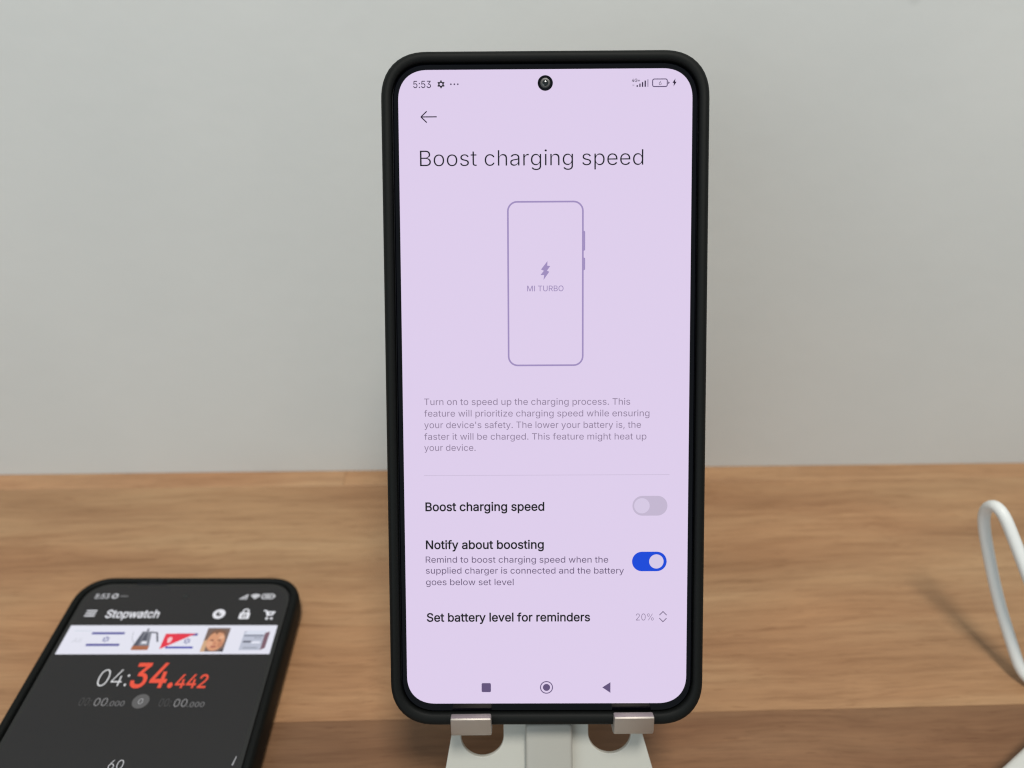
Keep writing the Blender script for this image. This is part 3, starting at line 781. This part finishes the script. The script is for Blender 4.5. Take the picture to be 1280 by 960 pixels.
# ------------------------------------------------------------------ phone lying on the table
phone2 = empty("smartphone", label="black cased phone lying flat on the wood, dark stopwatch app on its screen", cat="phone")
phone2.location = (-.1038831, .1888047, .0108)
phone2.rotation_euler = (0, 0, math.radians(-1.38))
DARK = (47, 46, 46)
DY = 17.3 - 77.3
bm = cased_phone(phone2, DY, -10.8, rim=(36.7, -79.9, 79.4), outer=(39.5, -83.2, 81.8), rdisp=8.0, rout=12.0, glass=GLASS_GREY)
disp2 = from_bm("display", bm, phone2, (lit(DARK, .02),))
W1, W2, W3 = (232, 232, 238), (200, 200, 204), (132, 131, 132)
FAINT = (72, 71, 71)
text("clock_text", "5:53", -32.1, -27.2, 11.95, 2.1, W2, disp2, .01)
fl = Flat()
fl.ring(-25.2, 13.05, 1.15, .5, W2)
fl.build("alarm_icon", disp2)
fl = Flat()
for x in (-23.0, -22.05, -21.1):
    fl.disc(x, 13.0, .28, (150, 150, 152), n=12)
fl.build("ellipsis_icon", disp2)
fl = Flat()
for y in (3.95, 5.05, 6.15):
    fl.rect(-32.2, y, -28.7, y + .5, W1)
fl.build("menu_icon", disp2)
text("title_text", "Stopwatch", -25.0, -6.9, 3.35, 3.35, W1, disp2, .014)
fl = Flat()
fl.poly([(18.4, 11.6), (21.3, 11.6), (21.3, 14.1)], W2)
fl.poly([(19.9, 11.95), (20.9, 11.95), (20.9, 12.9)], (90, 90, 92), .07)
fl.build("signal_icon", disp2)
fl = Flat()
fl.poly([(24.0, 11.6)] + [(24.0 + 2.4 * math.cos(math.radians(a)), 11.6 + 2.5 * math.sin(math.radians(a))) for a in range(42, 139, 8)], W2)
fl.build("wifi_icon", disp2)
fl = Flat()
fl.rrect(26.2, 11.7, 30.5, 14.2, .8, W2, w=.45)
fl.rect(27.2, 12.5, 29.5, 13.4, W2)
fl.rect(30.5, 12.5, 30.95, 13.4, W2)
fl.build("battery_icon", disp2)
fl = Flat()
fl.disc(13.5, 4.95, 2.1, W1)
fl.disc(13.5, 4.95, 1.0, (80, 79, 80), .07)
fl.poly([(13.5, 4.95), (14.5, 4.95), (14.2, 5.65), (13.5, 5.95)], W1, .09)
fl.build("timer_icon", disp2)
fl = Flat()
fl.rrect(20.6, 2.8, 24.1, 5.6, .4, W1)
fl.rrect(21.3, 5.0, 23.6, 7.3, 1.1, W1, .055, w=.5)
fl.rect(21.6, 3.4, 23.1, 4.9, (80, 79, 80), .07)
fl.rect(22.0, 3.7, 22.7, 4.6, W1, .09)
fl.build("lock_icon", disp2)
fl = Flat()
fl.line((28.7, 6.4), (29.6, 6.4), .5, W1)
fl.line((29.5, 6.4), (30.3, 4.1), .5, W1, .052)
fl.poly([(29.8, 6.1), (32.8, 6.1), (31.9, 4.3), (30.2, 4.3)], W1, .054)
fl.poly([(30.5, 5.5), (31.9, 5.5), (31.6, 4.9), (30.7, 4.9)], (90, 89, 90), .07)
fl.disc(30.3, 3.0, .5, W1, n=14)
fl.disc(31.9, 3.0, .5, W1, n=14)
fl.build("cart_icon", disp2)

WHITE = (226, 226, 238)
fl = Flat()
fl.rect(-34.78, -11.85, 34.75, .05, WHITE, .03)
fl.build("banner", disp2)
text("banner_text", "Ali", -31.6, -28.6, -7.2, 1.9, (204, 205, 216), disp2, .0)
fl = Flat()
fl.rect(-32.6, -2.4, -27.0, -2.15, (200, 210, 220))
fl.build("banner_mark", disp2)
BLUE = (72, 74, 150)


def flag_star(f, x, y, r, z):
    for k in (90, 270):
        p = [(x + r * math.cos(math.radians(k + 120 * i)), y + r * math.sin(math.radians(k + 120 * i))) for i in range(3)]
        q = [(x + (a - x) * .68, y + (b - y) * .68) for a, b in p]
        f.strip(p, q, (104, 108, 160), z)


fl = Flat()
fl.rect(-26.4, -3.75, -15.5, -2.85, BLUE)
fl.rect(-26.4, -8.55, -15.45, -7.65, BLUE)
flag_star(fl, -20.75, -5.8, 1.35, .05)
fl.build("flag_picture", disp2)
fl = Flat()
S, SD = (124, 126, 136), (84, 86, 98)
fl.rect(-11.0, -10.2, -5.5, -8.5, (168, 104, 74))
fl.poly([(-10.9, -8.5), (-5.6, -8.5), (-6.7, -2.6), (-9.7, -2.6)], S)
fl.poly([(-10.9, -8.5), (-9.2, -8.5), (-9.2, -2.6), (-9.7, -2.6)], SD, .06)
fl.poly([(-8.9, -6.5), (-7.2, -6.5), (-7.8, -3.2), (-8.4, -3.2)], SD, .06)
fl.poly([(-8.6, -7.7), (-6.7, -7.7), (-6.9, -6.6), (-8.4, -6.6)], (220, 220, 228), .065)
fl.line((-6.8, -2.9), (-4.8, -3.1), .55, SD, .07)
fl.line((-4.8, -3.1), (-3.4, -6.8), .55, SD, .072)
fl.rect(-8.5, -2.6, -7.9, -1.3, SD, .06)
fl.line((-12.8, -2.7), (-12.3, -5.4), .18, (170, 172, 182), .06)
fl.line((-12.3, -5.4), (-11.0, -7.4), .18, (170, 172, 182), .062)
fl.build("kettle_picture", disp2)
fl = Flat()
RED = (226, 54, 72)
fl.rect(2.0, -4.35, 9.0, -3.4, BLUE)
fl.rect(0.0, -9.6, 9.0, -8.8, (70, 74, 170))
fl.poly([(-1.75, -3.5), (-1.75, -9.9), (8.3, -3.5)], RED, .06)
fl.disc(.4, -5.9, .8, (244, 196, 200), .07, 1.0, 14)
fl.rect(-.1, -7.3, .9, -6.8, (244, 196, 200), .072)
flag_star(fl, 6.3, -6.6, 1.3, .05)
fl.build("pennant_picture", disp2)
fl = Flat()
fl.rect(11.75, -10.9, 19.3, -1.1, (118, 98, 90))
fl.poly([(11.75, -10.9), (13.2, -10.9), (13.0, -6.0), (11.75, -6.5)], (206, 168, 132), .055)
fl.disc(15.7, -6.6, 2.9, (212, 152, 116), .06, 4.0)
fl.poly([(12.9, -4.4), (13.6, -2.5), (15.6, -1.7), (17.9, -2.4), (18.6, -4.3), (17.5, -3.3), (15.9, -3.0), (15.3, -4.0), (14.6, -3.1)], (128, 92, 72), .07)
for x in (14.5, 16.9):
    fl.disc(x, -6.3, .62, (150, 100, 80), .07, .42, 14)
fl.disc(15.7, -7.5, .5, (200, 134, 104), .07, .6, 12)
fl.disc(14.0, -7.8, 1.0, (222, 166, 132), .062, 1.3, 16)
fl.disc(17.3, -5.0, .9, (226, 174, 140), .062, .8, 16)
fl.disc(17.6, -8.0, .9, (196, 134, 102), .064, 1.3, 16)
fl.disc(15.6, -8.9, 1.0, (176, 108, 90), .07, .45, 14)
fl.poly([(17.6, -10.9), (19.3, -10.9), (19.3, -9.6), (18.5, -9.9)], (70, 66, 70), .07)
fl.build("portrait_picture", disp2)
fl = Flat()
fl.rect(24.3, -10.3, 31.3, -2.5, (186, 190, 206))
fl.poly([(24.6, -3.9), (31.3, -3.9), (31.7, -2.2), (25.4, -2.2)], (216, 220, 234), .06)
fl.rect(24.6, -4.6, 31.0, -4.0, (120, 124, 140), .06)
fl.rect(24.8, -7.2, 28.0, -6.5, (92, 94, 108), .06)
fl.rect(27.6, -7.6, 30.6, -6.7, (226, 228, 240), .07)
fl.rect(25.4, -9.6, 30.2, -9.1, (150, 154, 168), .06)
for x in (28.6, 29.5, 30.3):
    fl.disc(x, -5.3, .28, (130, 132, 146), .06, n=10)
fl.poly([(31.3, -10.3), (32.7, -9.4), (32.9, -2.6), (31.3, -3.2)], (122, 92, 104), .06)
fl.build("machine_picture", disp2)

text("minutes_text", "04:", -16.8, -7.3, -24.1, 6.4, (226, 226, 228), disp2, -.012)
text("seconds_text", "34.", -6.4, 7.3, -24.5, 9.0, (234, 84, 62), disp2, .013)
text("fraction_text", "442", 8.0, 17.8, -24.7, 4.9, (228, 82, 60), disp2, .012)
for x, sh in ((-14.5, 0), (10.0, -.4)):
    text("lap_digits", "00:", x - 4.6, x - .9, -31.0 + sh, 2.8, FAINT, disp2, .0)
    text("lap_digits", "00", x, x + 3.95, -31.1 + sh, 2.75, (142, 141, 142), disp2, -.004)
    text("lap_digits", ".000", x + 4.3, x + 9.4, -31.15 + sh, 1.75, (112, 111, 112), disp2, .008)
fl = Flat()
fl.disc(-.45, -29.5, 2.55, (94, 93, 93))
fl.build("lap_badge", disp2)
text("lap_text", "0", -1.15, .25, -30.5, 1.95, (170, 170, 172), disp2, -.004, z=.07)
text("dial_text", "60", -1.75, 2.35, -51.8, 2.95, (206, 206, 208), disp2, -.01)
fl = Flat()
fl.poly([(33.2, -50.6), (33.7, -50.8), (34.1, -48.0), (33.8, -47.8)], (150, 150, 152))
fl.build("dial_hand", disp2)
front_camera(phone2, -.6, 13.0, 1.25, GLASS_GREY)
c = [(-7.2 + .35 * math.cos(i), 15.95 + .35 * math.sin(i)) for i in [2 * math.pi * k / 14 for k in range(14)]]
loft("sensor", [(c, 0.01), (c, .05)], phone2, LENS_RING)
sl = [(x - 14.5, y) for x, y in rrect(5.5, 18.4, 19.3, .42, 5, 2)]
loft("earpiece", [(sl, -.2), (sl, .03)], phone2, FRAME)


# ------------------------------------------------------------------ stand
stand = empty("phone_stand", label="pale metal stand with two front lips holding up the lilac screened phone", cat="phone stand")
stand.matrix_world = M1 @ Matrix.Rotation(math.radians(.45), 4, 'Z')


def plate_outline():
    """front view of the back plate, mm, with two rounded cut-outs open towards the hooks"""
    out = [(-24.6, -30), (-24.6, -86), (-27.3, -100.4), (-36.0, -132.2), (36.5, -132.2), (27.6, -100.4), (23.6, -86), (24.4, -30)]
    return out


def slab_with_holes(outline, holes, z0, z1, name, parent, mat, bev=.45):
    cu = bpy.data.curves.new("slab", 'CURVE')
    cu.dimensions = '2D'
    cu.fill_mode = 'BOTH'
    for pts in [outline] + holes:
        sp = cu.splines.new('POLY')
        sp.points.add(len(pts) - 1)
        for p, q in zip(sp.points, pts):
            p.co = (q[0] * MM, q[1] * MM, 0, 1)
        sp.use_cyclic_u = True
    cu.extrude = (z1 - z0) / 2 * MM - bev * MM
    cu.bevel_depth = bev * MM
    cu.bevel_resolution = 3
    cu.offset = -bev * MM
    t = bpy.data.objects.new("slab", cu)
    COL.objects.link(t)
    dg = bpy.context.evaluated_depsgraph_get()
    me = bpy.data.meshes.new_from_object(t.evaluated_get(dg))
    me.name = name
    bpy.data.objects.remove(t)
    bpy.data.curves.remove(cu)
    for v in me.vertices:
        v.co.z += (z0 + z1) / 2 * MM
    me.materials.clear()
    o = link(name, me, parent, (mat,), smooth=True)
    me.set_sharp_from_angle(angle=math.radians(35))
    return o


def u_hole(cx, hw, bottom, top):
    pts = [(cx + hw, top), (cx + hw, bottom + hw)]
    pts += [(cx + hw * math.cos(math.radians(-a)), bottom + hw + hw * math.sin(math.radians(-a))) for a in range(8, 180, 8)]
    pts += [(cx - hw, bottom + hw), (cx - hw, top)]
    return pts[::-1]


plate = slab_with_holes(plate_outline(), [u_hole(-17.35, 5.65, -96.75, -85.0), u_hole(16.3, 5.65, -96.15, -85.0)], -11.5, -10.2, "back_plate", stand, ENAMEL, .2)


def hook(x0, x1):
    """J-shaped lip bent out of the plate: profile in (z, y)"""
    c = [(-11.5, -83.35), (-2.0, -83.35), (.0, -83.2), (1.0, -82.3), (1.25, -81.2), (1.25, -79.35), (1.5, -79.1), (3.8, -79.1), (4.05, -79.4), (2.95, -83.3),
         (2.65, -83.8), (2.1, -84.3), (1.2, -84.7), (-.4, -84.9), (-11.5, -84.9)]
    bm = bmesh.new()
    a = [bm.verts.new((x0 * MM, y * MM, z * MM)) for z, y in c]
    b = [bm.verts.new((x1 * MM, y * MM, z * MM)) for z, y in c]
    n = len(c)
    side = []
    for i in range(n):
        j = (i + 1) % n
        bm.faces.new((a[i], a[j], b[j], b[i]))
    f0 = bm.faces.new(a)
    f1 = bm.faces.new(b[::-1])
    es = list(f0.edges) + list(f1.edges)
    bmesh.ops.bevel(bm, geom=es, offset=.28 * MM, segments=2, profile=.5, affect='EDGES', clamp_overlap=True)
    return from_bm("support_lip", bm, stand, (SATIN,), angle=30)


hook(-24.4, -14.4)
hook(15.9, 25.7)
st = [(x + .17, y) for x, y in rrect(6.1, -131.5, -86.2, 1.2, 4, 2)]
st2 = [(x + .17, y) for x, y in rrect(5.5, -130.9, -86.8, 1.0, 4, 2)]
st3 = [(x + .17, y) for x, y in rrect(5.85, -131.2, -86.5, 1.1, 4, 2)]
loft("centre_post", [(st, -10.1), (st, -7.6), (st3, -7.1), (st2, -6.95)], stand, POST, angle=60)
# rear prop down to the table behind the phone
bm = bmesh.new()
Mi = stand.matrix_world.inverted()
prof = [(-.018, .176, .124), (.046, .172, .1255), (.044, .216, .0), (-.014, .219, .0)]
nrm = Vector((0, .0028, .0008))
vs = [bm.verts.new(Mi @ Vector(p)) for p in prof] + [bm.verts.new(Mi @ (Vector(p) + nrm)) for p in prof]
bm.faces.new(vs[:4])
bm.faces.new(vs[4:][::-1])
for i in range(4):
    j = (i + 1) % 4
    bm.faces.new((vs[i], vs[j], vs[j + 4], vs[i + 4]))
from_bm("rear_prop", bm, stand, (ENAMEL,))
# flat foot running forward from the plate
bm = bmesh.new()
prof = [(-.020, .0985, .0003), (.0505, .0955, .0003), (.0485, .060, .0003), (-.021, .063, .0003)]
vs = [bm.verts.new(Mi @ Vector(p)) for p in prof] + [bm.verts.new(Mi @ (Vector(p) + Vector((0, 0, .003)))) for p in prof]
bm.faces.new(vs[:4])
bm.faces.new(vs[4:][::-1])
for i in range(4):
    j = (i + 1) % 4
    bm.faces.new((vs[i], vs[j], vs[j + 4], vs[i + 4]))
from_bm("front_foot", bm, stand, (ENAMEL,))

# ------------------------------------------------------------------ cable and adapter
path = [(260, 146, 1.95), (232, 150, 1.95), (205, 156, 1.95), (192, 160.5, 1.95), (184.3, 164.2, 2.2), (181.1, 167.8, 4.8), (179.1, 171.1, 10.2), (176.0, 176.1, 18.2), (173.4, 180.3, 25.3), (170.4, 184.4, 34.2), (167.5, 188.2, 43.3), (165.1, 190.7, 51.0), (163.9, 190.9, 56.4), (163.6, 187.8, 61.4), (164.9, 183.8, 60.3), (166.7, 180.3, 56.0), (169.4, 175.5, 49.7), (172.6, 169.6, 41.7), (178.6, 162.6, 30.700000000000003), (190.6, 156.6, 14), (205, 152, 8), (217, 149, 6), (225, 146, 6), (224, 143, 6), (216, 138.6, 6)]
cable = empty("charging_cable", (.184, .164, 0), label="thick white cable rising in a narrow loop at the right edge", cat="cable")
t = tube("sheath", path, 1.87, None, WHITE_PVC)
t.parent = cable
t.matrix_parent_inverse = Matrix.Translation((-.184, -.164, 0))
sl = bmesh.new()
d = Vector((-8, -5.4, 0)).normalized()
bmesh.ops.create_cone(sl, cap_ends=True, segments=20, radius1=.0031, radius2=.0022, depth=.010)
pl = from_bm("strain_relief", sl, cable, (WHITE_PVC,), angle=40)
pl.matrix_parent_inverse = Matrix.Translation((-.184, -.164, 0))
pl.location = (.2115, .1362, .006)
pl.rotation_euler = (-d).to_track_quat('Z', 'Y').to_euler()

ad = empty("power_adapter", (.1817, .1181, 0), label="white plastic charger block cut off by the bottom right corner", cat="charger")
ad.rotation_euler = (0, 0, math.radians(31))
from_bm("housing", box_bm(-33, 30, -26, 26, 0.1, 12, 1.6, 3), ad, (WHITE_ABS,), angle=40)
from_bm("port", box_bm(29.5, 30.3, -4.6, 4.6, 4.2, 7.8, .3, 1), ad, (FRAME,))
